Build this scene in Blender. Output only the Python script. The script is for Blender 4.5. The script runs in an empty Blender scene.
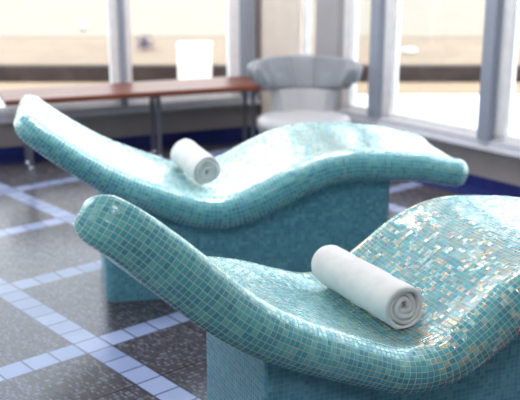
import bpy, bmesh, math, random
from mathutils import Vector, Matrix, noise
random.seed(4)
sc = bpy.context.scene
COL = sc.collection
PI = math.pi

# ------------------------------------------------------------------ helpers
def tag(o, label=None, cat=None, group=None, kind=None):
    if label: o['label'] = label
    if cat: o['category'] = cat
    if group: o['group'] = group
    if kind: o['kind'] = kind
    return o

def empty(name, loc, rz=0.0):
    o = bpy.data.objects.new(name, None)
    o.empty_display_size = .1
    o.location = loc; o.rotation_euler = (0, 0, rz)
    COL.objects.link(o)
    return o

def link(name, bm, mat, parent=None, smooth=True, angle=None):
    bmesh.ops.recalc_face_normals(bm, faces=bm.faces)
    me = bpy.data.meshes.new(name)
    bm.to_mesh(me); bm.free()
    me.materials.append(mat)
    if smooth:
        for p in me.polygons: p.use_smooth = True
        if angle:
            me.set_sharp_from_angle(angle=math.radians(angle))
    o = bpy.data.objects.new(name, me)
    COL.objects.link(o)
    if parent: o.parent = parent
    return o

def box(bm, x0, x1, y0, y1, z0, z1, bev=0.0):
    r = bmesh.ops.create_cube(bm, size=1)
    vs = r['verts']
    for v in vs:
        v.co = Vector((x0 + (v.co.x + .5) * (x1 - x0), y0 + (v.co.y + .5) * (y1 - y0), z0 + (v.co.z + .5) * (z1 - z0)))
    if bev > 0:
        es = set()
        for v in vs:
            for e in v.link_edges: es.add(e)
        bmesh.ops.bevel(bm, geom=list(es), offset=bev, segments=3, profile=.6, affect='EDGES')

def tube(bm, pts, r, n=12):
    rings = []
    up = Vector((0, 0, 1))
    for i, p in enumerate(pts):
        p = Vector(p)
        t = (Vector(pts[min(i + 1, len(pts) - 1)]) - Vector(pts[max(i - 1, 0)])).normalized()
        a = t.orthogonal().normalized() if abs(t.z) > .95 else t.cross(up).normalized()
        b = t.cross(a)
        rr = r[i] if isinstance(r, (list, tuple)) else r
        rings.append([bm.verts.new(p + (a * math.cos(k * 2 * PI / n) + b * math.sin(k * 2 * PI / n)) * rr) for k in range(n)])
    for A, B in zip(rings, rings[1:]):
        for k in range(n):
            bm.faces.new((A[k], A[(k + 1) % n], B[(k + 1) % n], B[k]))
    bm.faces.new(rings[0]); bm.faces.new(rings[-1])

def lathe(bm, prof, n=64, cx=0, cy=0):
    rings = []
    for r, z in prof:
        rings.append([bm.verts.new((cx + r * math.cos(k * 2 * PI / n), cy + r * math.sin(k * 2 * PI / n), z)) for k in range(n)])
    for A, B in zip(rings, rings[1:]):
        for k in range(n):
            bm.faces.new((A[k], A[(k + 1) % n], B[(k + 1) % n], B[k]))
    bm.faces.new(rings[0]); bm.faces.new(rings[-1])

# ------------------------------------------------------------------ materials
class NT:
    def __init__(s, name):
        s.m = bpy.data.materials.new(name); s.m.use_nodes = True
        s.t = s.m.node_tree; s.t.nodes.clear()
        s.out = s.t.nodes.new('ShaderNodeOutputMaterial')
    def n(s, typ, **kw):
        nd = s.t.nodes.new(typ)
        for k, v in kw.items():
            if k.startswith('i_'):
                nd.inputs[int(k[2:]) if k[2:].isdigit() else k[2:].replace('_', ' ')].default_value = v
            else: setattr(nd, k, v)
        return nd
    def l(s, a, b): s.t.links.new(a, b)
    def math(s, op, a, b=None, c=None, clamp=False):
        nd = s.t.nodes.new('ShaderNodeMath'); nd.operation = op; nd.use_clamp = clamp
        for i, v in enumerate((a, b, c)):
            if v is None: continue
            if isinstance(v, (int, float)): nd.inputs[i].default_value = v
            else: s.l(v, nd.inputs[i])
        return nd.outputs[0]
    def ramp(s, fac, stops, interp='LINEAR'):
        nd = s.t.nodes.new('ShaderNodeValToRGB'); cr = nd.color_ramp; cr.interpolation = interp
        while len(cr.elements) < len(stops): cr.elements.new(.5)
        for e, (p, c) in zip(cr.elements, stops):
            e.position = p; e.color = (*c, 1)
        if fac is not None: s.l(fac, nd.inputs[0])
        return nd.outputs[0]
    def mix(s, fac, a, b, mode='MIX'):
        nd = s.t.nodes.new('ShaderNodeMix'); nd.data_type = 'RGBA'; nd.blend_type = mode
        for i, v in ((0, fac), (6, a), (7, b)):
            if isinstance(v, (int, float)): nd.inputs[i].default_value = v
            elif isinstance(v, tuple): nd.inputs[i].default_value = (*v, 1)
            else: s.l(v, nd.inputs[i])
        return nd.outputs[2]

def simple(name, col, rough=.5, metal=0.0, noise_amt=.08, nscale=20, bump=0.0, bscale=80, coat=0.0, spec=.5):
    t = NT(name)
    p = t.n('ShaderNodeBsdfPrincipled'); t.l(p.outputs[0], t.out.inputs[0])
    tc = t.n('ShaderNodeTexCoord')
    nz = t.n('ShaderNodeTexNoise'); nz.inputs['Scale'].default_value = nscale; nz.inputs['Detail'].default_value = 4
    t.l(tc.outputs['Object'], nz.inputs['Vector'])
    c2 = tuple(max(0, c * (1 - noise_amt * 2)) for c in col); c3 = tuple(min(1, c * (1 + noise_amt)) for c in col)
    t.l(t.ramp(nz.outputs['Fac'], [(.3, c2), (.7, c3)]), p.inputs['Base Color'])
    p.inputs['Roughness'].default_value = rough; p.inputs['Metallic'].default_value = metal
    p.inputs['Coat Weight'].default_value = coat; p.inputs['Specular IOR Level'].default_value = spec
    if bump:
        nb = t.n('ShaderNodeTexNoise'); nb.inputs['Scale'].default_value = bscale; nb.inputs['Detail'].default_value = 6
        t.l(tc.outputs['Object'], nb.inputs['Vector'])
        b = t.n('ShaderNodeBump'); b.inputs['Strength'].default_value = bump; b.inputs['Distance'].default_value = .01
        t.l(nb.outputs['Fac'], b.inputs['Height']); t.l(b.outputs[0], p.inputs['Normal'])
    return t.m

def lin(r, g, b):
    f = lambda c: (c / 255 / 12.92) if c / 255 <= .04045 else ((c / 255 + .055) / 1.055) ** 2.4
    return (f(r), f(g), f(b))

def zone_u(t, u):
    # warm window glints painted into the iridescent tile tint: a band across the bed between the hip and the knee
    mr = t.n('ShaderNodeMapRange'); mr.inputs['From Min'].default_value = .95; mr.inputs['From Max'].default_value = 1.08
    t.l(u, mr.inputs['Value'])
    mr2 = t.n('ShaderNodeMapRange'); mr2.inputs['From Min'].default_value = 1.62; mr2.inputs['From Max'].default_value = 1.4
    t.l(u, mr2.inputs['Value'])
    return t.math('MULTIPLY', mr.outputs[0], mr2.outputs[0])

def mosaic(name, size, stops, grout, gw, tilt, gloss_min, gloss_max, rough, irid=True, zamt=1.0, gpow=2.0):
    """glass mosaic on the UV map, UVs in metres"""
    t = NT(name)
    uv = t.n('ShaderNodeUVMap'); uv.uv_map = 'UVMap'
    sx = t.n('ShaderNodeSeparateXYZ'); t.l(uv.outputs[0], sx.inputs[0])
    # slight wobble so the hand-laid rows are not ruler straight
    wn = t.n('ShaderNodeTexNoise'); wn.inputs['Scale'].default_value = 9; t.l(uv.outputs[0], wn.inputs['Vector'])
    ws = t.n('ShaderNodeSeparateColor'); t.l(wn.outputs['Color'], ws.inputs[0])
    U = t.math('ADD', t.math('DIVIDE', sx.outputs[0], size), t.math('MULTIPLY', t.math('SUBTRACT', ws.outputs[0], .5), .8))
    V = t.math('ADD', t.math('DIVIDE', sx.outputs[1], size), t.math('MULTIPLY', t.math('SUBTRACT', ws.outputs[1], .5), .5))
    fu, fv = t.math('FLOOR', U), t.math('FLOOR', V)
    cell = t.n('ShaderNodeCombineXYZ'); t.l(fu, cell.inputs[0]); t.l(fv, cell.inputs[1])
    wh = t.n('ShaderNodeTexWhiteNoise'); wh.noise_dimensions = '3D'; t.l(cell.outputs[0], wh.inputs['Vector'])
    cell2 = t.n('ShaderNodeCombineXYZ'); t.l(fu, cell2.inputs[0]); t.l(fv, cell2.inputs[1]); cell2.inputs[2].default_value = 7.3
    wh2 = t.n('ShaderNodeTexWhiteNoise'); wh2.noise_dimensions = '3D'; t.l(cell2.outputs[0], wh2.inputs['Vector'])
    # grout mask
    def edge(x):
        f = t.math('FRACT', x)
        return t.math('MINIMUM', f, t.math('SUBTRACT', 1, f))
    d = t.math('MINIMUM', edge(U), edge(V))
    mask = t.n('ShaderNodeMapRange'); mask.inputs['From Min'].default_value = gw * .6; mask.inputs['From Max'].default_value = gw * 1.2
    t.l(d, mask.inputs['Value']); M = mask.outputs[0]
    # large patches + per-tile random colour
    pn = t.n('ShaderNodeTexNoise'); pn.inputs['Scale'].default_value = 5; t.l(uv.outputs[0], pn.inputs['Vector'])
    val = t.math('ADD', t.math('MULTIPLY', wh.outputs['Value'], .8), t.math('MULTIPLY', pn.outputs['Fac'], .35))
    tile = t.ramp(t.math('SUBTRACT', val, .07), stops)
    if irid:
        tp = t.n('ShaderNodeMapRange'); tp.inputs['From Min'].default_value = .52; tp.inputs['From Max'].default_value = .60
        va = t.math('ABSOLUTE', t.math('SUBTRACT', sx.outputs[1], .285)); tp.inputs['From Min'].default_value = .26; tp.inputs['From Max'].default_value = .34
        t.l(va, tp.inputs['Value']); grout = t.mix(tp.outputs[0], lin(98, 142, 144), grout)  # one grout, tinted darker on the top face to imitate its reflections
    col = t.mix(M, grout, tile)
    # tilt each tile
    g = t.n('ShaderNodeNewGeometry')
    off = t.n('ShaderNodeVectorMath', operation='SUBTRACT'); t.l(wh.outputs['Color'], off.inputs[0]); off.inputs[1].default_value = (.5, .5, .5)
    sc_ = t.n('ShaderNodeVectorMath', operation='SCALE'); t.l(off.outputs[0], sc_.inputs[0])
    t.l(t.math('MULTIPLY', M, tilt), sc_.inputs['Scale'])
    # pillow at the tile edge
    mb = t.n('ShaderNodeMapRange'); mb.inputs['From Min'].default_value = 0; mb.inputs['From Max'].default_value = gw * 2.5
    t.l(d, mb.inputs['Value'])
    bp = t.n('ShaderNodeBump'); bp.inputs['Strength'].default_value = .55; bp.inputs['Distance'].default_value = .0012
    t.l(mb.outputs[0], bp.inputs['Height'])
    add = t.n('ShaderNodeVectorMath', operation='ADD'); t.l(bp.outputs[0], add.inputs[0]); t.l(sc_.outputs[0], add.inputs[1])
    nm = t.n('ShaderNodeVectorMath', operation='NORMALIZE'); t.l(add.outputs[0], nm.inputs[0])
    # shaders
    df = t.n('ShaderNodeBsdfDiffuse'); t.l(col, df.inputs['Color'])
    gl = t.n('ShaderNodeBsdfGlossy'); t.l(nm.outputs[0], gl.inputs['Normal'])
    rr = t.math('ADD', rough, t.math('MULTIPLY', t.math('SUBTRACT', 1, M), .4)); t.l(rr, gl.inputs['Roughness'])
    if irid:
        ic = t.ramp(wh2.outputs['Value'], [(0, (.72, .93, 1)), (.3, (.95, 1, 1)), (.58, (.82, 1, .96)), (1, (.85, .92, 1))], 'CONSTANT')
        warm = t.ramp(wh2.outputs['Value'], [(0, (.8, .96, .96)), (.3, (1, .86, .64)), (.5, (1, .66, .42)), (.72, (1, .93, .8)), (.86, (1, .66, .6))], 'CONSTANT')
        zn_ = t.n('ShaderNodeTexNoise'); zn_.inputs['Scale'].default_value = 3.2; t.l(uv.outputs[0], zn_.inputs['Vector'])
        zone = t.math('ADD', zone_u(t, sx.outputs[0]), t.math('MULTIPLY', t.math('SUBTRACT', zn_.outputs['Fac'], .5), .6), clamp=True)
        zone = t.math('MULTIPLY', zone, zamt)
        ic = t.mix(zone, ic, warm)
        t.l(ic, gl.inputs['Color'])
    else:
        gl.inputs['Color'].default_value = (.9, .96, 1, 1)
    lw = t.n('ShaderNodeLayerWeight'); lw.inputs['Blend'].default_value = .5
    fz = t.math('POWER', lw.outputs['Facing'], gpow)
    per = t.math('ADD', .7, t.math('MULTIPLY', wh2.outputs['Value'], .6))
    fac = t.math('MULTIPLY', t.math('ADD', gloss_min, t.math('MULTIPLY', fz, gloss_max - gloss_min)), t.math('MULTIPLY', per, t.math('ADD', .55, t.math('MULTIPLY', M, .45))), clamp=True)
    if irid:
        fac = t.math('ADD', fac, t.math('MULTIPLY', t.math('MULTIPLY', zone, t.math('GREATER_THAN', wh.outputs['Value'], .73)), t.math('MULTIPLY', M, .42)), clamp=True)  # extra gloss on random tiles paints the warm glints brighter
    mx = t.n('ShaderNodeMixShader'); t.l(fac, mx.inputs[0]); t.l(df.outputs[0], mx.inputs[1]); t.l(gl.outputs[0], mx.inputs[2])
    t.l(mx.outputs[0], t.out.inputs[0])
    return t.m

TEAL = [(0, lin(66, 132, 150)), (.2, lin(68, 150, 168)), (.5, lin(78, 164, 176)), (.8, lin(96, 180, 180)), (1, lin(132, 196, 192))]
TEALB = [(0, lin(74, 130, 150)), (.4, lin(86, 144, 162)), (.7, lin(94, 156, 170)), (1, lin(116, 172, 184))]
m_bed = mosaic('teal_glass_mosaic', .0146, TEAL, lin(186, 204, 168), .052, .085, .06, 1.0, .2)
m_bed_far = mosaic('teal_glass_mosaic_sheen', .0146, TEAL, lin(150, 186, 176), .052, .085, .06, 1.0, .2, zamt=.2, gpow=1.35)  # same tiles, window sheen raised to whiten the top, fewer painted glints
m_base = mosaic('teal_wall_mosaic', .0150, TEALB, lin(112, 160, 168), .05, .05, .03, .45, .25, irid=False)

def terry(name, col):
    t = NT(name)
    p = t.n('ShaderNodeBsdfPrincipled'); t.l(p.outputs[0], t.out.inputs[0])
    tc = t.n('ShaderNodeTexCoord')
    n1 = t.n('ShaderNodeTexNoise'); n1.inputs['Scale'].default_value = 420; n1.inputs['Detail'].default_value = 3
    n2 = t.n('ShaderNodeTexNoise'); n2.inputs['Scale'].default_value = 18; n2.inputs['Detail'].default_value = 3
    t.l(tc.outputs['Object'], n1.inputs['Vector']); t.l(tc.outputs['Object'], n2.inputs['Vector'])
    t.l(t.ramp(n2.outputs['Fac'], [(.3, tuple(c * .9 for c in col)), (.7, col)]), p.inputs['Base Color'])
    p.inputs['Roughness'].default_value = .95; p.inputs['Sheen Weight'].default_value = .35; p.inputs['Specular IOR Level'].default_value = .1
    b1 = t.n('ShaderNodeBump'); b1.inputs['Strength'].default_value = .5; b1.inputs['Distance'].default_value = .002
    t.l(n1.outputs['Fac'], b1.inputs['Height'])
    b2 = t.n('ShaderNodeBump'); b2.inputs['Strength'].default_value = .35; b2.inputs['Distance'].default_value = .012
    t.l(n2.outputs['Fac'], b2.inputs['Height']); t.l(b1.outputs[0], b2.inputs['Normal'])
    t.l(b2.outputs[0], p.inputs['Normal'])
    return t.m
m_towel = terry('white_terry_cloth', lin(230, 226, 222))

def wood(name, c1, c2):
    t = NT(name)
    p = t.n('ShaderNodeBsdfPrincipled'); t.l(p.outputs[0], t.out.inputs[0])
    tc = t.n('ShaderNodeTexCoord'); mp = t.n('ShaderNodeMapping'); mp.inputs['Scale'].default_value = (1.2, 22, 22)
    t.l(tc.outputs['Object'], mp.inputs[0])
    nz = t.n('ShaderNodeTexNoise'); nz.inputs['Scale'].default_value = 3; nz.inputs['Detail'].default_value = 6; nz.inputs['Distortion'].default_value = .6
    t.l(mp.outputs[0], nz.inputs['Vector'])
    t.l(t.ramp(nz.outputs['Fac'], [(.3, c1), (.7, c2)]), p.inputs['Base Color'])
    p.inputs['Roughness'].default_value = .38
    b = t.n('ShaderNodeBump'); b.inputs['Strength'].default_value = .15; t.l(nz.outputs['Fac'], b.inputs['Height']); t.l(b.outputs[0], p.inputs['Normal'])
    return t.m
m_wood = wood('reddish_brown_slat_wood', lin(96, 48, 34), lin(140, 78, 56))
m_metal = simple('grey_painted_steel', lin(120, 122, 132), .35, .6, .04)
m_chrome = simple('polished_steel', lin(200, 205, 215), .15, 1.0, .02)
m_frame_w = simple('white_window_frame_paint', lin(246, 244, 244), .35, 0, .03)
m_frame_g = simple('grey_aluminium', lin(158, 165, 180), .35, .1, .03)
m_sill = simple('pale_sill_paint', lin(205, 206, 214), .4, 0, .03)
m_wall = simple('warm_grey_wall_paint', lin(160, 152, 148), .7, 0, .04, 6, .1, 120)
m_column = simple('cream_column_plaster', lin(240, 228, 216), .6, 0, .03, 5, .08, 90)
m_pillar = simple('light_grey_pillar_plaster', lin(176, 174, 178), .6, 0, .03, 5, .08, 90)
m_ceil = simple('white_ceiling_paint', lin(225, 226, 230), .8, 0, .02, 4)
m_vinyl = simple('pale_grey_vinyl', lin(138, 142, 150), .42, 0, .04, 8, .1, 60)
m_vinyl2 = simple('off_white_vinyl', lin(184, 184, 188), .4, 0, .03, 8)

# blue skirting tiles
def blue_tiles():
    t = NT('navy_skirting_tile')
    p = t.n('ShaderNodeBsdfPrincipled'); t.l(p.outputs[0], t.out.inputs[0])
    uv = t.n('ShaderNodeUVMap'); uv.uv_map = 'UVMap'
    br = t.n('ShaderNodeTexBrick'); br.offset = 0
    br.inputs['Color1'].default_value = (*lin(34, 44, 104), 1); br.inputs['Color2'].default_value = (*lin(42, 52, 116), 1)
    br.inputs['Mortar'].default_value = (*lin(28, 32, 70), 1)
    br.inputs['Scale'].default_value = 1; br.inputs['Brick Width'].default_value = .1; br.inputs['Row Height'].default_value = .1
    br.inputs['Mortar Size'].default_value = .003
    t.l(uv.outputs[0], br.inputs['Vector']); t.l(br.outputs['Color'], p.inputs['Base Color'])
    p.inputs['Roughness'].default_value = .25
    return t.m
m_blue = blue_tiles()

def floor_mat():
    t = NT('slate_and_blue_tile_floor')
    tile = 1.44 / 13.646; yaw = .71; ox, oy = -11.141, 34.755
    g = t.n('ShaderNodeNewGeometry'); sx = t.n('ShaderNodeSeparateXYZ'); t.l(g.outputs['Position'], sx.inputs[0])
    X = t.math('SUBTRACT', t.math('DIVIDE', sx.outputs[0], tile), ox); Y = t.math('SUBTRACT', t.math('DIVIDE', sx.outputs[1], tile), oy)
    c, s = math.cos(yaw), math.sin(yaw)
    U = t.math('ADD', t.math('MULTIPLY', X, c), t.math('MULTIPLY', Y, s))
    V = t.math('SUBTRACT', t.math('MULTIPLY', X, s), t.math('MULTIPLY', Y, c))
    def wrap(x, k): return t.math('SUBTRACT', x, t.math('MULTIPLY', t.math('FLOOR', t.math('DIVIDE', x, k)), k))
    u7, v7 = wrap(U, 7.0), wrap(V, 7.0)
    inu = t.math('LESS_THAN', u7, 1.0); inv = t.math('LESS_THAN', v7, 1.0)
    strip = t.math('MAXIMUM', inu, inv)
    def edge(x): 
        f = t.math('FRACT', x); return t.math('MINIMUM', f, t.math('SUBTRACT', 1, f))
    gd = t.math('MINIMUM', edge(U), edge(V))
    g1 = t.math('LESS_THAN', gd, .035)
    # dark panels: 3x3-unit slabs pressed with a fine mosaic pattern
    ue = t.math('MULTIPLY', edge(t.math('DIVIDE', t.math('SUBTRACT', u7, 1), 3)), 3); ve = t.math('MULTIPLY', edge(t.math('DIVIDE', t.math('SUBTRACT', v7, 1), 3)), 3)
    g2 = t.math('LESS_THAN', t.math('MINIMUM', ue, ve), .035)
    mu, mv = t.math('MULTIPLY', U, 12.0), t.math('MULTIPLY', V, 5.0)
    cell = t.n('ShaderNodeCombineXYZ'); t.l(t.math('FLOOR', mu), cell.inputs[0]); t.l(t.math('FLOOR', mv), cell.inputs[1])
    wh = t.n('ShaderNodeTexWhiteNoise'); t.l(cell.outputs[0], wh.inputs['Vector'])
    md = t.math('MINIMUM', edge(mu), edge(mv)); mg = t.math('LESS_THAN', md, .1)
    dark = t.ramp(wh.outputs['Value'], [(0, lin(60, 55, 59)), (.6, lin(80, 73, 78)), (.85, lin(104, 102, 116)), (1, lin(116, 114, 128))])
    dark = t.mix(mg, dark, lin(56, 52, 58))
    dark = t.mix(g2, dark, lin(40, 34, 34))
    cell2 = t.n('ShaderNodeCombineXYZ'); t.l(t.math('FLOOR', U), cell2.inputs[0]); t.l(t.math('FLOOR', V), cell2.inputs[1])
    wh2 = t.n('ShaderNodeTexWhiteNoise'); t.l(cell2.outputs[0], wh2.inputs['Vector'])
    light = t.ramp(wh2.outputs['Value'], [(0, lin(124, 138, 174)), (1, lin(150, 162, 196))])
    light = t.mix(g1, light, lin(70, 74, 96))
    col = t.mix(strip, dark, light)
    p = t.n('ShaderNodeBsdfPrincipled'); t.l(col, p.inputs['Base Color']); t.l(p.outputs[0], t.out.inputs[0])
    nz = t.n('ShaderNodeTexNoise'); nz.inputs['Scale'].default_value = 2.2; t.l(g.outputs['Position'], nz.inputs['Vector'])
    t.l(t.math('ADD', .17, t.math('MULTIPLY', nz.outputs['Fac'], .12)), p.inputs['Roughness'])
    hgt = t.math('SUBTRACT', 1, t.math('MAXIMUM', t.math('MULTIPLY', strip, g1), t.math('MULTIPLY', t.math('SUBTRACT', 1, strip), t.math('MAXIMUM', mg, g2))))
    b = t.n('ShaderNodeBump'); b.inputs['Strength'].default_value = .4; b.inputs['Distance'].default_value = .0015
    t.l(hgt, b.inputs['Height']); t.l(b.outputs[0], p.inputs['Normal'])
    return t.m
m_floor = floor_mat()

def glass_mat():
    t = NT('clear_window_glass')
    tr = t.n('ShaderNodeBsdfTransparent'); tr.inputs[0].default_value = (.97, .985, .98, 1)
    gl = t.n('ShaderNodeBsdfGlossy'); gl.inputs['Roughness'].default_value = .02
    fr = t.n('ShaderNodeFresnel'); fr.inputs[0].default_value = 1.3
    mx = t.n('ShaderNodeMixShader'); t.l(fr.outputs[0], mx.inputs[0]); t.l(tr.outputs[0], mx.inputs[1]); t.l(gl.outputs[0], mx.inputs[2])
    t.l(mx.outputs[0], t.out.inputs[0])
    return t.m
m_glass = glass_mat()

# ------------------------------------------------------------------ room
C = Vector((.0656, 6.9535, 0))           # corner between the two window walls
AB, AR = math.radians(23.9), math.radians(128.0)
DB = Vector((math.cos(AB), math.sin(AB), 0)); DR = Vector((math.cos(AR), math.sin(AR), 0))
NB = Vector((-math.sin(AB), math.cos(AB), 0)) # outward normals
NR = Vector((math.sin(AR), -math.cos(AR), 0))
SILL, FRB, TOP, CEIL = .244, .334, 3.45, 3.6

class Wall:
    """collects boxes given along a wall: s from the corner, depth outward, height"""
    def __init__(s, d, n): s.d, s.n, s.bm = d, n, bmesh.new(); s.uvl = s.bm.loops.layers.uv.new('UVMap')
    def box(s, s0, s1, t0, t1, z0, z1, bev=0):
        b2 = bmesh.new(); l2 = b2.loops.layers.uv.new('UVMap')
        box(b2, s0, s1, t0, t1, z0, z1, bev)
        for f in b2.faces:
            for lp in f.loops: lp[l2].uv = (lp.vert.co.x + lp.vert.co.y, lp.vert.co.z)
        vm = {}
        for v in b2.verts:
            vm[v] = s.bm.verts.new(C + s.d * v.co.x + s.n * v.co.y + Vector((0, 0, v.co.z)))
        for f in b2.faces:
            nf = s.bm.faces.new([vm[v] for v in f.verts])
            for a, b in zip(nf.loops, f.loops): a[s.uvl].uv = b[l2].uv
        b2.free(); return s
    def build(s, name, mat, parent=None, kind='structure', smooth=False):
        o = link(name, s.bm, mat, parent, smooth)
        if kind and not parent: o['kind'] = kind
        return o

S_B0 = -4.2     # how far each wall runs from the corner
S_R0 = -5.2
WB = lambda: Wall(DB, NB)
WR = lambda: Wall(DR, NR)
# floor & ceiling follow the room's outline
cam_side = -3.2
pA = C + DB * S_B0; pB = C + DR * S_R0
out = [C, pB, Vector((pB.x, cam_side, 0)), Vector((pA.x, cam_side, 0)), pA]
def slab(name, pts, z0, z1, mat):
    bm = bmesh.new()
    a = [bm.verts.new((p.x, p.y, z0)) for p in pts]; b = [bm.verts.new((p.x, p.y, z1)) for p in pts]
    bm.faces.new(a); bm.faces.new(b)
    for i in range(len(pts)):
        j = (i + 1) % len(pts); bm.faces.new((a[i], a[j], b[j], b[i]))
    o = link(name, bm, mat, None, False); o['kind'] = 'structure'; return o
slab('floor', out, -.12, 0, m_floor)
ctr = Vector((0, 2, 0))
slab('ceiling', [ctr + (p - ctr) * 1.16 for p in out], CEIL, CEIL + .2, m_ceil)

WB().box(S_B0, 0.0, .0, .16, .07, SILL, 0).box(S_B0, 0.05, .0, .16, TOP, CEIL).box(-.095, .12, -.02, .16, SILL, TOP).build('wall_back', m_wall)
WR().box(S_R0, 0.0, .0, .16, .07, SILL).box(S_R0, 0.05, .0, .16, TOP, CEIL).build('wall_right', m_wall)
WB().box(S_B0, 0.02, -.012, .16, 0, .072).build('baseboard_back', m_blue)
WR().box(S_R0, 0.02, -.012, .16, 0, .072).build('baseboard_right', m_blue)
WB().box(S_B0, 0.0, -.21, .0, 0, .004).build('floor_band_back', m_blue)  # thin navy band on the floor, continuing the skirting colour
WR().box(S_R0, -.0, -.21, .0, 0, .004).build('floor_band_right', m_blue)  # same navy floor band along the right wall
# closing walls that the photograph's camera has behind it
def quad_wall(name, a, b):
    n = (b - a).normalized(); n = Vector((-n.y, n.x, 0)) * .12
    slab(name, [a, b, b + n, a + n], 0, CEIL, m_ceil)
quad_wall('wall_left', Vector((pA.x, cam_side, 0)), pA)
quad_wall('wall_front', Vector((pB.x, cam_side, 0)), Vector((pA.x, cam_side, 0)))
quad_wall('wall_east', pB, Vector((pB.x, cam_side, 0)))
# cream column in the corner, grey pillar beside it
bm = bmesh.new()
cc = C + DR * -.20 - NR * .03
lathe(bm, [(.155, 0), (.155, CEIL)], 48, cc.x, cc.y)
o = link('trim_1', bm, m_column, None, True, 40); o['kind'] = 'structure'
WR().box(-.80, -.575, -.04, .16, SILL, CEIL, .004).build('trim_2', m_pillar)
# sills
WB().box(S_B0, .0, -.05, .10, SILL - .0, SILL + .022, .004).box(S_B0, 0, -.012, .1, SILL + .02, FRB - .03).build('trim_3', m_sill)
WR().box(S_R0, .0, -.05, .10, SILL - .0, SILL + .022, .004).box(S_R0, 0, -.012, .1, SILL + .02, FRB - .03).build('trim_4', m_sill)

def window(nm, W, s0, s1, lw, rw, cap=None, capw=.05):
    """one window: white frame, its glass, and the grey mullion cap on one side"""
    f = W().box(s0, s0 + lw, .02, .09, FRB - .03, TOP, .003).box(s1 - rw, s1, .02, .09, FRB - .03, TOP, .003) \
        .box(s0, s1, .02, .09, FRB - .03, FRB + .012, .003).box(s0, s1, .02, .09, TOP - .05, TOP, .003).build(nm, m_frame_w)
    W().box(s0 + lw * .6, s1 - rw * .6, .05, .056, FRB, TOP - .04).build('glass', m_glass, f)
    if cap is not None:
        W().box(cap - capw / 2, cap + capw / 2, -.035, .03, FRB - .03, TOP, .006).build('mullion', m_frame_g, f)
    return f
window('window_1', WB, -2.60, -1.118, .05, .095, -1.137, .034)
window('window_2', WB, -1.116, -.10, .05, .205, None)
WB().box(-.232, -.125, -.02, .03, FRB - .03, TOP, .006).build('mullion', m_frame_g, bpy.data.objects['window_2'])
window('window_3', WB, -4.2, -2.62, .05, .05, -2.60, .05)
window('window_4', WR, -.575, -.36, .02, .02, None)
window('window_5', WR, -1.150, -.80, .045, .075, -1.150, .085)
window('window_6', WR, -2.075, -1.152, .045, .115, -2.075, .085)
window('window_7', WR, -3.00, -2.077, .045, .115, -3.00, .085)
window('window_8', WR, -3.93, -3.002, .045, .115, -3.93, .085)
window('window_9', WR, -5.2, -3.932, .045, .115, None)

# ------------------------------------------------------------------ outside terrace
m_pave = simple('sunlit_white_paving', lin(250, 244, 236), .8, 0, .03, 3)
m_kerb = simple('tan_stone_kerb', (.46, .30, .165), .9, 0, .05, 8)
m_dark = simple('dark_brown_stone', (.055, .035, .028), .9, 0, .25, 5)
m_skirt = simple('beige_sloped_bank_render', (.39, .27, .165), .9, 0, .05, 3)
m_bank = simple('cream_bank_render', (.40, .31, .21), .9, 0, .03, 2)
def strip_x(name, prof, mat, x0=-14, x1=16, n=2):
    bm = bmesh.new()
    A = [bm.verts.new((x0, y, z)) for y, z in prof]; B = [bm.verts.new((x1, y, z)) for y, z in prof]
    for i in range(len(prof) - 1): bm.faces.new((A[i], A[i + 1], B[i + 1], B[i]))
    o = link(name, bm, mat, None, True, 30); o['kind'] = 'structure'; return o
strip_x('ground', [(3.0, -.02), (30, -.02)], m_pave)
strip_x('trim_5', [(8.95, -.125), (8.95, .0), (9.62, .0), (9.66, -.125)], m_kerb)
strip_x('trim_6', [(9.66, -.125), (9.70, .155), (9.9, .165)], m_dark)
strip_x('trim_7', [(9.80, .13), (9.82, .165), (10.05, .21), (10.4, .265), (10.75, .315), (10.95, .345), (11.0, .33)], m_skirt)
strip_x('trim_8', [(10.9, .30), (10.92, .352), (12.5, .42), (16, .62), (24, 1.25), (24.1, 0)], m_bank)

# white bin cabinet on the terrace
t = empty('outdoor_cabinet', (-.665, 9.32, -.0), 0)
tag(t, 'white upright cabinet standing outside on the sunny terrace behind the bench', 'cabinet')
mw = simple('bright_white_lacquer', lin(252, 248, 242), .5, 0, .02)
bm = bmesh.new(); box(bm, -.165, .165, -.12, .12, 0.02, .40, .01); link('body', bm, mw, t, True, 40)
bm = bmesh.new(); box(bm, -.175, .175, -.13, .13, .405, .445, .012); link('lid', bm, mw, t, True, 40)
for sx_ in (-.13, .13):
    for sy_ in (-.09, .09):
        bm = bmesh.new(); box(bm, sx_ - .02, sx_ + .02, sy_ - .02, sy_ + .02, 0, .025); link('foot', bm, m_metal, t, False)
# globe lamp on the bank
t = empty('globe_lamp', (-2.18, 11.4, .372))
tag(t, 'small white globe lamp on the cream bank outside, left window', 'lamp')
bm = bmesh.new(); tube(bm, [(0, 0, -.02), (0, 0, .03)], .02, 12); link('stem', bm, m_metal, t, True, 40)
bm = bmesh.new(); bmesh.ops.create_uvsphere(bm, u_segments=24, v_segments=16, radius=.055, matrix=Matrix.Translation((0, 0, .07))); link('globe', bm, mw, t)
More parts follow.
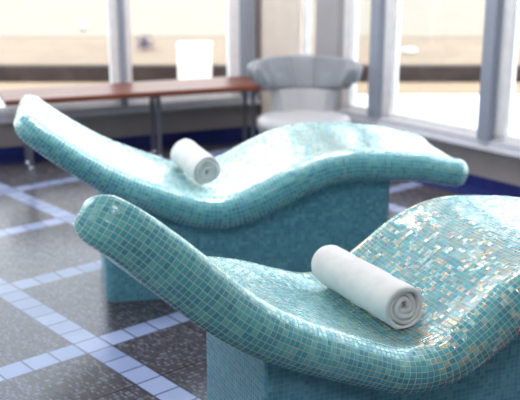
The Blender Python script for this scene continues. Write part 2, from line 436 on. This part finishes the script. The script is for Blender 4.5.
# small shrub
m_leaf = simple('dusky_purple_leaves', lin(110, 96, 118), .7, 0, .3, 30)
bm = bmesh.new()
rnd = random.Random(3)
for i in range(160):
    th = rnd.uniform(0, 2 * PI); ph = rnd.uniform(-.2, 1.4); rr = rnd.uniform(.03, .12)
    p = Vector((math.cos(th) * math.cos(ph) * rr * 1.1, math.sin(th) * math.cos(ph) * rr, .04 + math.sin(ph) * rr * 1.1))
    a = Vector((rnd.uniform(-1, 1), rnd.uniform(-1, 1), rnd.uniform(-.3, 1))).normalized(); b = a.orthogonal().normalized()
    l = .032; w = .011
    bm.faces.new([bm.verts.new(p), bm.verts.new(p + a * l * .5 + b * w), bm.verts.new(p + a * l), bm.verts.new(p + a * l * .5 - b * w)])
tube(bm, [(0, 0, -.03), (.003, 0, .08)], .006, 6)
tag(link('small_shrub', bm, m_leaf, None, False), 'small dark purple shrub on the beige bank outside the middle left window', 'shrub').location = (-1.30, 10.35, .255)
bm = bmesh.new(); bmesh.ops.create_icosphere(bm, subdivisions=3, radius=.1)
for v in bm.verts: v.co = Vector((v.co.x * .95, v.co.y * .6, v.co.z * .35)) * (1 + .15 * noise.noise(v.co * 14))
tag(link('stone', bm, mw, None), 'small pale rounded stone on the beige bank outside right windows', 'stone').location = (1.67, 10.25, .262)

# ------------------------------------------------------------------ loungers
PROF = {"1": {"s0": 0.0429, "s1": 1.8639, "zn": [0.8295, 0.739, 0.6607, 0.5859, 0.5252, 0.4963, 0.4432, 0.4224, 0.4648, 0.5218, 0.5624, 0.6042, 0.615, 0.6054, 0.5851, 0.5915, 0.5413, 0.5309], "zf": [0.8128, 0.7153, 0.6481, 0.5772, 0.5294, 0.4977, 0.4338, 0.4232, 0.479, 0.5345, 0.584, 0.6149, 0.612, 0.6071, 0.5934, 0.5912, 0.5423, 0.5435], "T": [0.098, 0.098, 0.0999, 0.1007, 0.0995, 0.1002, 0.1042, 0.1102, 0.1151, 0.1163, 0.1142, 0.1116, 0.1105, 0.1098, 0.1064, 0.098, 0.098, 0.098], "x": -0.9291, "y": 3.343, "a": 0.2154, "W": 0.714, "sh": -0.0043}, "2": {"s0": -0.0229, "s1": 1.7492, "zn": [0.9272, 0.857, 0.7696, 0.6526, 0.5705, 0.506, 0.4641, 0.4203, 0.3745, 0.3739, 0.4658, 0.5406, 0.5912, 0.6004, 0.5919, 0.5769, 0.5655, 0.5424], "zf": [0.9245, 0.8536, 0.7664, 0.6513, 0.5704, 0.4939, 0.461, 0.4191, 0.3789, 0.3795, 0.4741, 0.5383, 0.5896, 0.5999, 0.5924, 0.5758, 0.5673, 0.5432], "T": [0.0986, 0.1082, 0.1152, 0.113, 0.1066, 0.1011, 0.098, 0.098, 0.098, 0.1058, 0.1185, 0.1274, 0.1299, 0.128, 0.1249, 0.1222, 0.1201, 0.1191], "x": -0.3322, "y": 1.8866, "a": 0.3814, "W": 0.7473, "sh": 0.0213}}

def crom(vals, u):
    n = len(vals) - 1; x = min(max(u, 0), 1) * n; i = min(int(x), n - 1); f = x - i
    p1, p2 = vals[i], vals[i + 1]; p0 = vals[i - 1] if i > 0 else 2 * p1 - p2; p3 = vals[i + 2] if i + 2 <= n else 2 * p2 - p1
    return .5 * (2 * p1 + (p2 - p0) * f + (2 * p0 - 5 * p1 + 4 * p2 - p3) * f * f + (3 * p1 - p0 - 3 * p2 + p3) * f ** 3)

def smooth(v, n=1):
    v = list(v)
    for _ in range(n):
        w = [v[0]] + v + [v[-1]]
        v = [v[0]] + [(w[i] + 2 * w[i + 1] + w[i + 2]) / 4 for i in range(1, len(v) - 1)] + [v[-1]]
    return v

class Bed:
    def __init__(s, P):
        s.P = P; s.L = P['s1'] - P['s0']; s.W = P['W']
        s.zn, s.zf, s.T = smooth(P['zn'], 1), smooth(P['zf'], 1), [v * (1.0 + .2 * min(1, i / 6)) for i, v in enumerate(smooth(P['T'], 2))]
    def top(s, ss, y):
        u = (ss - s.P['s0']) / s.L; k = min(max(y / s.W, 0), 1)
        return crom(s.zn, u) * (1 - k) + crom(s.zf, u) * k
    def frame(s, ss, y):
        e = .004; dz = (s.top(ss + e, y) - s.top(ss - e, y)) / (2 * e)
        t = Vector((1, 0, dz)).normalized()
        return Vector((ss - s.P['sh'] * y, y, s.top(ss, y))), Vector((-t.z, 0, t.x))
    def build(s, name, mat, parent):
        W, L = s.W, s.L
        # cross-section: (y, h) with h = 0 on top and -1 underneath
        sec = []
        c1, c2 = .072, .05
        NTOP, NE, NBOT = 40, 12, 14
        for i in range(NTOP + 1):
            k = i / NTOP; y = c1 + (W - 2 * c1) * k
            dish = -.016 * (1 - (2 * k - 1) ** 4)
            sec.append((y, dish, 0))
        def arc(yc, dy, h0, h1, a0, a1, n, ex=.85):
            r = []
            for i in range(1, n + 1):
                a = a0 + (a1 - a0) * i / n
                r.append((yc + dy * abs(math.sin(a)) ** ex, a)); 
            return r
        NQ = 9
        far, near = [], []
        for i in range(1, NQ + 1):
            a = (PI / 2) * i / NQ; far.append((W - c1 + c1 * math.sin(a), -.5 * (1 - math.cos(a))))
        for i in range(1, NQ + 1):
            a = (PI / 2) * i / NQ; far.append((W - c2 + c2 * math.cos(a), -.5 - .5 * math.sin(a)))
        loop = [(y, d, 0.0) for y, d, _ in sec] + [(y, 0, h) for y, h in far]
        for i in range(1, NBOT):
            k = i / NBOT; loop.append((W - c2 - (W - 2 * c2) * k, 0, -1.0))
        loop += [(W - y, 0, h) for y, h in reversed(far)]
        n = len(loop)
        # stations, dense at the ends
        NS = 200; st = []
        for i in range(NS + 1):
            k = i / NS; st.append(.75 * k + .25 * (.5 - .5 * math.cos(PI * k)))
        bm = bmesh.new(); uvl = bm.loops.layers.uv.new('UVMap')
        rows = []
        RT = .055
        REN = lambda k: .12 if k < .5 else .08
        REF = lambda k: s.P['rh'] if k < .5 else .20
        u_acc = 0; us = []; prev = None
        vs = [0.0]
        T0 = .11
        for j in range(1, n + 1):
            a, b = loop[j - 1], loop[j % n]
            vs.append(vs[-1] + math.hypot(b[0] - a[0], (b[1] - a[1]) + (b[2] - a[2]) * T0))
        for k in st:
            d = min(k, 1 - k) * L
            RE = REN(k); ins = RE - math.sqrt(max(0, RE * RE - max(0, RE - d) ** 2))
            RE = REF(k); inf = RE - math.sqrt(max(0, RE * RE - max(0, RE - d) ** 2)) + max(0, crom(s.P['tap'], k))
            th = math.sqrt(max(0, 1 - max(0, 1 - d / RT) ** 2)) * .97 + .03
            ss = s.P['s0'] + k * L
            T = crom(s.T, k)
            ring = []
            for (y, dsh, h) in loop:
                yy = ins + (W - ins - inf) * y / W
                p, nn = s.frame(ss, yy)
                lip = crom(s.P['lip'], k) * th * (math.exp(-(max(0, y - c1) / .11) ** 2) if h > -.001 and y > c1 else (1 + h) if y < W / 2 else 0)
                hh = dsh * th + (-.5 + (h + .5) * th) * T + lip
                q = p + nn * hh; q.x += s.P['skew'] * max(0, yy - .08) * max(0, 1 - k * 4) ** 2
                ring.append(bm.verts.new(q))
            rows.append(ring)
            p0, _ = s.frame(ss, W * .1)
            if prev is not None: u_acc += (p0 - prev).length
            prev = p0; us.append(u_acc)
        for i in range(NS):
            for j in range(n):
                j2 = (j + 1) % n
                f = bm.faces.new((rows[i][j], rows[i][j2], rows[i + 1][j2], rows[i + 1][j]))
                f.loops[0][uvl].uv = (us[i], vs[j]); f.loops[1][uvl].uv = (us[i], vs[j + 1])
                f.loops[2][uvl].uv = (us[i + 1], vs[j + 1]); f.loops[3][uvl].uv = (us[i + 1], vs[j])
        for r in (rows[0], rows[-1]):
            f = bm.faces.new(r)
            for lp in f.loops: lp[uvl].uv = (lp.vert.co.z, lp.vert.co.y)
        return link(name, bm, mat, parent)
    def base(s, name, mat, parent, poly, rad):
        # footprint with rounded corners, walls rising into the underside of the bed
        pts = []; m = len(poly)
        P = [Vector(p) for p in poly]
        for i in range(m):
            a, b, c = P[i - 1], P[i], P[(i + 1) % m]
            u, v = (a - b).normalized(), (c - b).normalized()
            for k in range(7):
                t_ = k / 6; p0 = b + u * rad; p2 = b + v * rad
                q = p0 * (1 - t_) ** 2 + b * 2 * t_ * (1 - t_) + p2 * t_ * t_; pts.append((q.x, q.y))
            d = (c - b).length - 2 * rad; ns = max(2, int(d / .03))
            for k in range(1, ns):
                q = b + v * (rad + d * k / ns); pts.append((q.x, q.y))
        bm = bmesh.new(); uvl = bm.loops.layers.uv.new('UVMap')
        n = len(pts); lo, hi = [], []
        for x, y in pts:
            z = s.top(x + s.P['sh'] * y, y) - crom(s.T, (x - s.P['s0']) / s.L) + .03
            lo.append(bm.verts.new((x, y, 0))); hi.append(bm.verts.new((x, y, z)))
        u = 0
        for i in range(n):
            j = (i + 1) % n; du = math.hypot(pts[j][0] - pts[i][0], pts[j][1] - pts[i][1])
            f = bm.faces.new((lo[i], lo[j], hi[j], hi[i]))
            for lp, uv in zip(f.loops, ((u, 0), (u + du, 0), (u + du, hi[j].co.z), (u, hi[i].co.z))): lp[uvl].uv = uv
            u += du
        bm.faces.new(lo)
        return link(name, bm, mat, parent, True, 50)

def lounger(P, label, base, mbed):
    r = empty('mosaic_lounger', (P['x'], P['y'], 0), P['a'])
    tag(r, label, 'lounger', 'mosaic loungers side by side')
    b = Bed(P)
    b.build('bed', mbed, r)
    b.base('base', m_base, r, *base)
    return b
PROF['1']['rh'] = .09; PROF['2']['rh'] = .16
PROF['1']['tap'] = [0.0] * 13
PROF['2']['tap'] = [.40, .37, .27, .11, .015, .0, .0, .0, .0, .0, .0, .0, .0]
PROF['2']['zf'] = [z - d for z, d in zip(PROF['2']['zf'], [.22, .20, .16, .09, .03, .0, .0] + [0] * 11)]
PROF['1']['skew'] = 0.0; PROF['2']['skew'] = .22
PROF['1']['lip'] = [.0] * 13
PROF['2']['lip'] = [.02, .02, .02, .015, .01, .005, .0, .0, .0, .0, .0, .0, .0]
PROF['1']['s1'] += .03
bed_far = lounger(PROF['1'], 'teal mosaic heated lounger behind the other, its whole length and foot end in view', ([(.325, .10), (1.555, .10), (1.555, .60), (.325, .60)], .045), m_bed_far)
bed_near = lounger(PROF['2'], 'teal mosaic heated lounger in the foreground, cut off by the right edge of the photo', ([(.412, .10), (1.50, .10), (1.50, .60), (.44, .60), (.395, .53)], .012), m_bed)

# ------------------------------------------------------------------ rolled towels
def towel(label, A, B, R, turns, seed, spin, flap=.0, clear=0):
    """A = end facing the camera, B = far end (axis points)"""
    A = Vector(A); B = Vector(B); ax = (B - A); L = ax.length; ax.normalize()
    side = ax.cross(Vector((0, 0, 1))).normalized(); up = side.cross(ax).normalized()
    rnd = random.Random(seed)
    bm = bmesh.new()
    th = R / (turns + .55)               # sheet thickness
    NT_ = int(turns * 40)
    NA = 26
    grid_o, grid_i = [], []
    total = turns * 2 * PI
    def rad(a):
        base_ = th * .5 + (R - th * .5) * a / total
        w = .0022 * math.sin(2 * a + seed) + .0016 * math.sin(3 * a * 1.07 + 2 * seed)
        return base_ + w * min(1, a / 4)
    path = []
    for i in range(NT_ + 1):
        a = total * i / NT_
        r = rad(a); path.append((math.cos(a + spin) * r, math.sin(a + spin) * r, math.cos(a + spin), math.sin(a + spin), a))
    if flap > 0:
        x, y, cx, cy, a = path[-1]
        tx, ty = -cy, cx
        for k in range(1, 9):
            path.append((x + tx * flap * k / 8, y + ty * flap * k / 8, cx, cy, a))
    rings = []
    for i, (x, y, nx, ny, a) in enumerate(path):
        tele = .005 * math.sin(a * .55 + seed) + .003 * math.sin(a * 1.3)   # each wrap stands a little proud of the next
        e = min(1, (len(path) - 1 - i) / 3 + .25) * min(1, i / 3 + .25)
        ring = []
        hw = th * .46 * e
        # rounded rectangle section: along the outside, around the far edge, back along the inside, around the near edge
        sec = []
        er = min(.0045, L / 20)
        for k in range(NA + 1):
            sec.append((er + (L - 2 * er) * k / NA, 1))
        for k in range(1, 5): q = PI / 2 * k / 5 * 2; sec.append((L - er + er * math.sin(q), math.cos(q)))
        for k in range(NA + 1):
            sec.append((L - er - (L - 2 * er) * k / NA, -1))
        for k in range(1, 5): q = PI / 2 * k / 5 * 2; sec.append((er - er * math.sin(q), -math.cos(q)))
        for (s_, h) in sec:
            wob = .0028 * noise.noise(Vector((x * 20 + seed, y * 20, s_ * 14))) + .0012 * noise.noise(Vector((x * 70, y * 70, s_ * 60)))
            rr = h * hw + wob
            px, py = x + nx * rr, y + ny * rr
            if py < -R * .93: py = -R * .93 - (-R * .93 - py) * .25       # flattened where it rests
            k = s_ / L
            ring.append(bm.verts.new(A + ax * (s_ + tele * (1 - 2 * k)) + side * px + up * py))
        rings.append(ring)
    n = len(rings[0])
    for a_, b_ in zip(rings, rings[1:]):
        for k in range(n):
            bm.faces.new((a_[k], a_[(k + 1) % n], b_[(k + 1) % n], b_[k]))
    bm.faces.new(rings[0]); bm.faces.new(rings[-1])
    o = link('rolled_towel', bm, m_towel)
    tag(o, label, 'towel', 'rolled white towels on the loungers')
    return o
towel('white rolled towel lying across the seat of the foreground lounger', (.4087, 2.3792, .4505), (.2221, 2.7455, .449), .0675, 3.6, 1.0, 2.2, .0)
towel('white rolled towel lying across the seat of the lounger behind', (-.2218, 3.7706, .4955), (-.3481, 4.1001, .5045), .0620, 4.0, 2.4, 4.2, .012)

# ------------------------------------------------------------------ slatted bench
ang = math.radians(21.8)
t = empty('wooden_bench', (-.75, 6.20, 0), ang)
tag(t, 'long low reddish brown wooden bench on grey steel legs under the windows', 'bench')
bm = bmesh.new()
BX0, BX1 = -.99, .80
for k in range(4):
    y0 = -.20 + k * .118
    box(bm, BX0, BX1, y0, y0 + .113, .442, .480, .006)
link('bench_top', bm, m_wood, t, True, 40)
for x in (-.86, .0, .72):
    bm = bmesh.new(); box(bm, x - .02, x + .02, -.15, .22, .422, .443); link('crossbar', bm, m_metal, t, False)
for x in (-.84, .03, .72):
    for y in (-.085, .075):
        bm = bmesh.new(); tube(bm, [(x, y, .012), (x, y, .425)], .0175, 14)
        lg = link('leg', bm, m_metal, t, True, 40)
        bm = bmesh.new(); lathe(bm, [(.022, 0), (.023, .004), (.022, .010), (.017, .02)], 20, x, y); link('foot', bm, m_chrome, lg, True, 40)

# ------------------------------------------------------------------ tub chair
t = empty('tub_chair', (.285, 5.78, 0), 0)
tag(t, 'round pale grey tub chair with pleated wraparound back in the window corner', 'chair')
bm = bmesh.new()
lathe(bm, [(.235, 0), (.25, .01), (.25, .05), (.235, .06)], 64); link('plinth', bm, m_metal, t, True, 40)
bm = bmesh.new()
lathe(bm, [(.25, .055), (.275, .08), (.288, .16), (.292, .25), (.288, .262), (.288, .27)], 72); link('seat_drum', bm, m_vinyl, t, True, 60)
bm = bmesh.new()
lathe(bm, [(.284, .268), (.302, .282), (.306, .31), (.30, .335), (.285, .352), (.25, .362), (.1, .368), (.001, .368)], 72); link('seat_cushion', bm, m_vinyl2, t, True, 60)
bm = bmesh.new()
# neck joining the back to the seat
NS_ = 36
def shellpart(bm, a0, a1, prof, na, mod=None):
    """prof: closed loop (r, z); swept from angle a0 to a1 round the chair"""
    rings = []
    for i in range(na + 1):
        k = i / na; a = a0 + (a1 - a0) * k
        ring = []
        cr = sum(p[0] for p in prof) / len(prof); cz = sum(p[1] for p in prof) / len(prof)
        for (r, z) in prof:
            if mod: r, z = mod(k, a, r, z, cr, cz)
            ring.append(bm.verts.new((r * math.cos(a), r * math.sin(a), z)))
        rings.append(ring)
    n = len(prof)
    for A, B in zip(rings, rings[1:]):
        for k in range(n): bm.faces.new((A[k], A[(k + 1) % n], B[(k + 1) % n], B[k]))
    bm.faces.new(rings[0]); bm.faces.new(rings[-1])
shellpart(bm, math.radians(38), math.radians(142), [(.17, .34), (.25, .34), (.27, .42), (.28, .50), (.20, .50), (.18, .42)], NS_)
link('neck', bm, m_vinyl2, t, True, 50)
bm = bmesh.new()
def loopprof(n=40):
    # section of the padded back: leans outward to the top
    pts = []
    c0 = Vector((.262, .505)); c1 = Vector((.335, .685)); w = .034
    d = (c1 - c0).normalized(); q = Vector((-d.y, d.x))
    for i in range(12):
        k = i / 11; pts.append(c0.lerp(c1, k) - q * (w * (1 + .25 * math.sin(PI * k))))
    for i in range(1, 8):
        a = PI * i / 8; pts.append(c1 - q * w * math.cos(a) + d * w * .7 * math.sin(a))
    for i in range(12):
        k = 1 - i / 11; pts.append(c0.lerp(c1, k) + q * (w * (1 + .1 * math.sin(PI * k))))
    for i in range(1, 8):
        a = PI * i / 8; pts.append(c0 + q * w * math.cos(a) - d * w * .7 * math.sin(a))
    return [(p.x, p.y) for p in pts]
def mod(k, a, r, z, cr, cz):
    e = min(k, 1 - k); s_ = math.sqrt(max(0, 1 - max(0, 1 - e / .07) ** 2)) * .95 + .05
    r = cr + (r - cr) * s_; z = cz + (z - cz) * (s_ * .7 + .3) if e < .07 else z
    if r < cr:  # pleats on the inner face
        ph = (a - PI / 2)
        pl = sum(math.exp(-((abs(ph) - c) / .03) ** 2) for c in (.28, .42, .95, 1.08))
        r += .012 * pl
    z += (-.02 if z > cz else .07) * (abs(a - PI / 2) / 1.75) ** 2
    return r, z
shellpart(bm, math.radians(-14), math.radians(194), loopprof(), 160, mod)
link('backrest', bm, m_vinyl, t, True, 60)

# ------------------------------------------------------------------ light
w = bpy.data.worlds.new('sky'); sc.world = w; w.use_nodes = True
nt = w.node_tree; nt.nodes.clear()
wo = nt.nodes.new('ShaderNodeOutputWorld'); bg = nt.nodes.new('ShaderNodeBackground')
tc = nt.nodes.new('ShaderNodeTexCoord'); sp = nt.nodes.new('ShaderNodeSeparateXYZ'); nt.links.new(tc.outputs['Generated'], sp.inputs[0])
cr = nt.nodes.new('ShaderNodeValToRGB')
els = cr.color_ramp.elements
els[0].position = .0; els[0].color = (1.0, .90, .76, 1)
els[1].position = 1; els[1].color = (.50, .66, 1.0, 1)
e = els.new(.18); e.color = (1.0, .97, .93, 1)
e = els.new(.45); e.color = (.72, .84, 1.0, 1)
nt.links.new(sp.outputs[2], cr.inputs[0]); nt.links.new(cr.outputs[0], bg.inputs[0]); nt.links.new(bg.outputs[0], wo.inputs[0])
bg.inputs[1].default_value = 3.6

def sun(elev, az, E, col, ang):
    L = bpy.data.lights.new('sun', 'SUN'); L.energy = E; L.color = col; L.angle = ang
    o = bpy.data.objects.new('sun', L); COL.objects.link(o)
    d = Vector((math.cos(elev) * math.sin(az), math.cos(elev) * math.cos(az), math.sin(elev)))
    o.rotation_euler = d.to_track_quat('Z', 'Y').to_euler(); return o
sun(math.radians(62), math.radians(28), 1.5, (1, .9, .76), .01)

def area(name, loc, target, sx_, sy_, E, col):
    L = bpy.data.lights.new(name, 'AREA'); L.shape = 'RECTANGLE'; L.size = sx_; L.size_y = sy_; L.energy = E; L.color = col
    o = bpy.data.objects.new(name, L); COL.objects.link(o); o.location = loc
    d = Vector(loc) - Vector(target); o.rotation_euler = d.to_track_quat('Z', 'Y').to_euler(); return o
area('side_light', (-3.2, 3.3, 2.5), (0, 3.0, .4), 1.2, 1.4, 30, (.9, .95, 1.0))
area('key_light', (-.6, -.6, 3.45), (0, 3.0, .4), 1.1, 1.1, 62, (.93, .96, 1.0))
area('camera_left_fill', (-3.2, .2, 2.4), (0, 3.2, .4), 1.4, 1.2, 12, (.86, .93, 1.0))  # unseen fill added from the camera's left
area('overhead_fill', (.6, 2.2, 3.5), (.6, 2.2, 0), 2.0, 2.0, 8, (.9, .95, 1.0))  # unseen overhead fill added to lift the interior
area('window_bay_fill', (.1, 4.9, 3.5), (.1, 5.4, 0), 1.6, 1.0, 88, (1.0, .96, .92))  # unseen fill added to brighten the window frames and corner

# ------------------------------------------------------------------ camera
cam = bpy.data.cameras.new('camera'); co = bpy.data.objects.new('camera', cam); COL.objects.link(co)
co.location = (0, 0, 1.44); co.rotation_euler = (PI / 2 - .277, 0, 0)
cam.sensor_width = 36; cam.lens = 911.3 / 520 * 36
cam.dof.use_dof = True; cam.dof.focus_distance = 2.45; cam.dof.aperture_fstop = 2.9
cam.clip_end = 200
sc.camera = co
sc.view_settings.view_transform = 'Standard'
sc.view_settings.exposure = 0.0
sc.cycles.use_denoising = True
sc.cycles.max_bounces = 8
sc.cycles.transparent_max_bounces = 12
sc.cycles.sample_clamp_indirect = 6
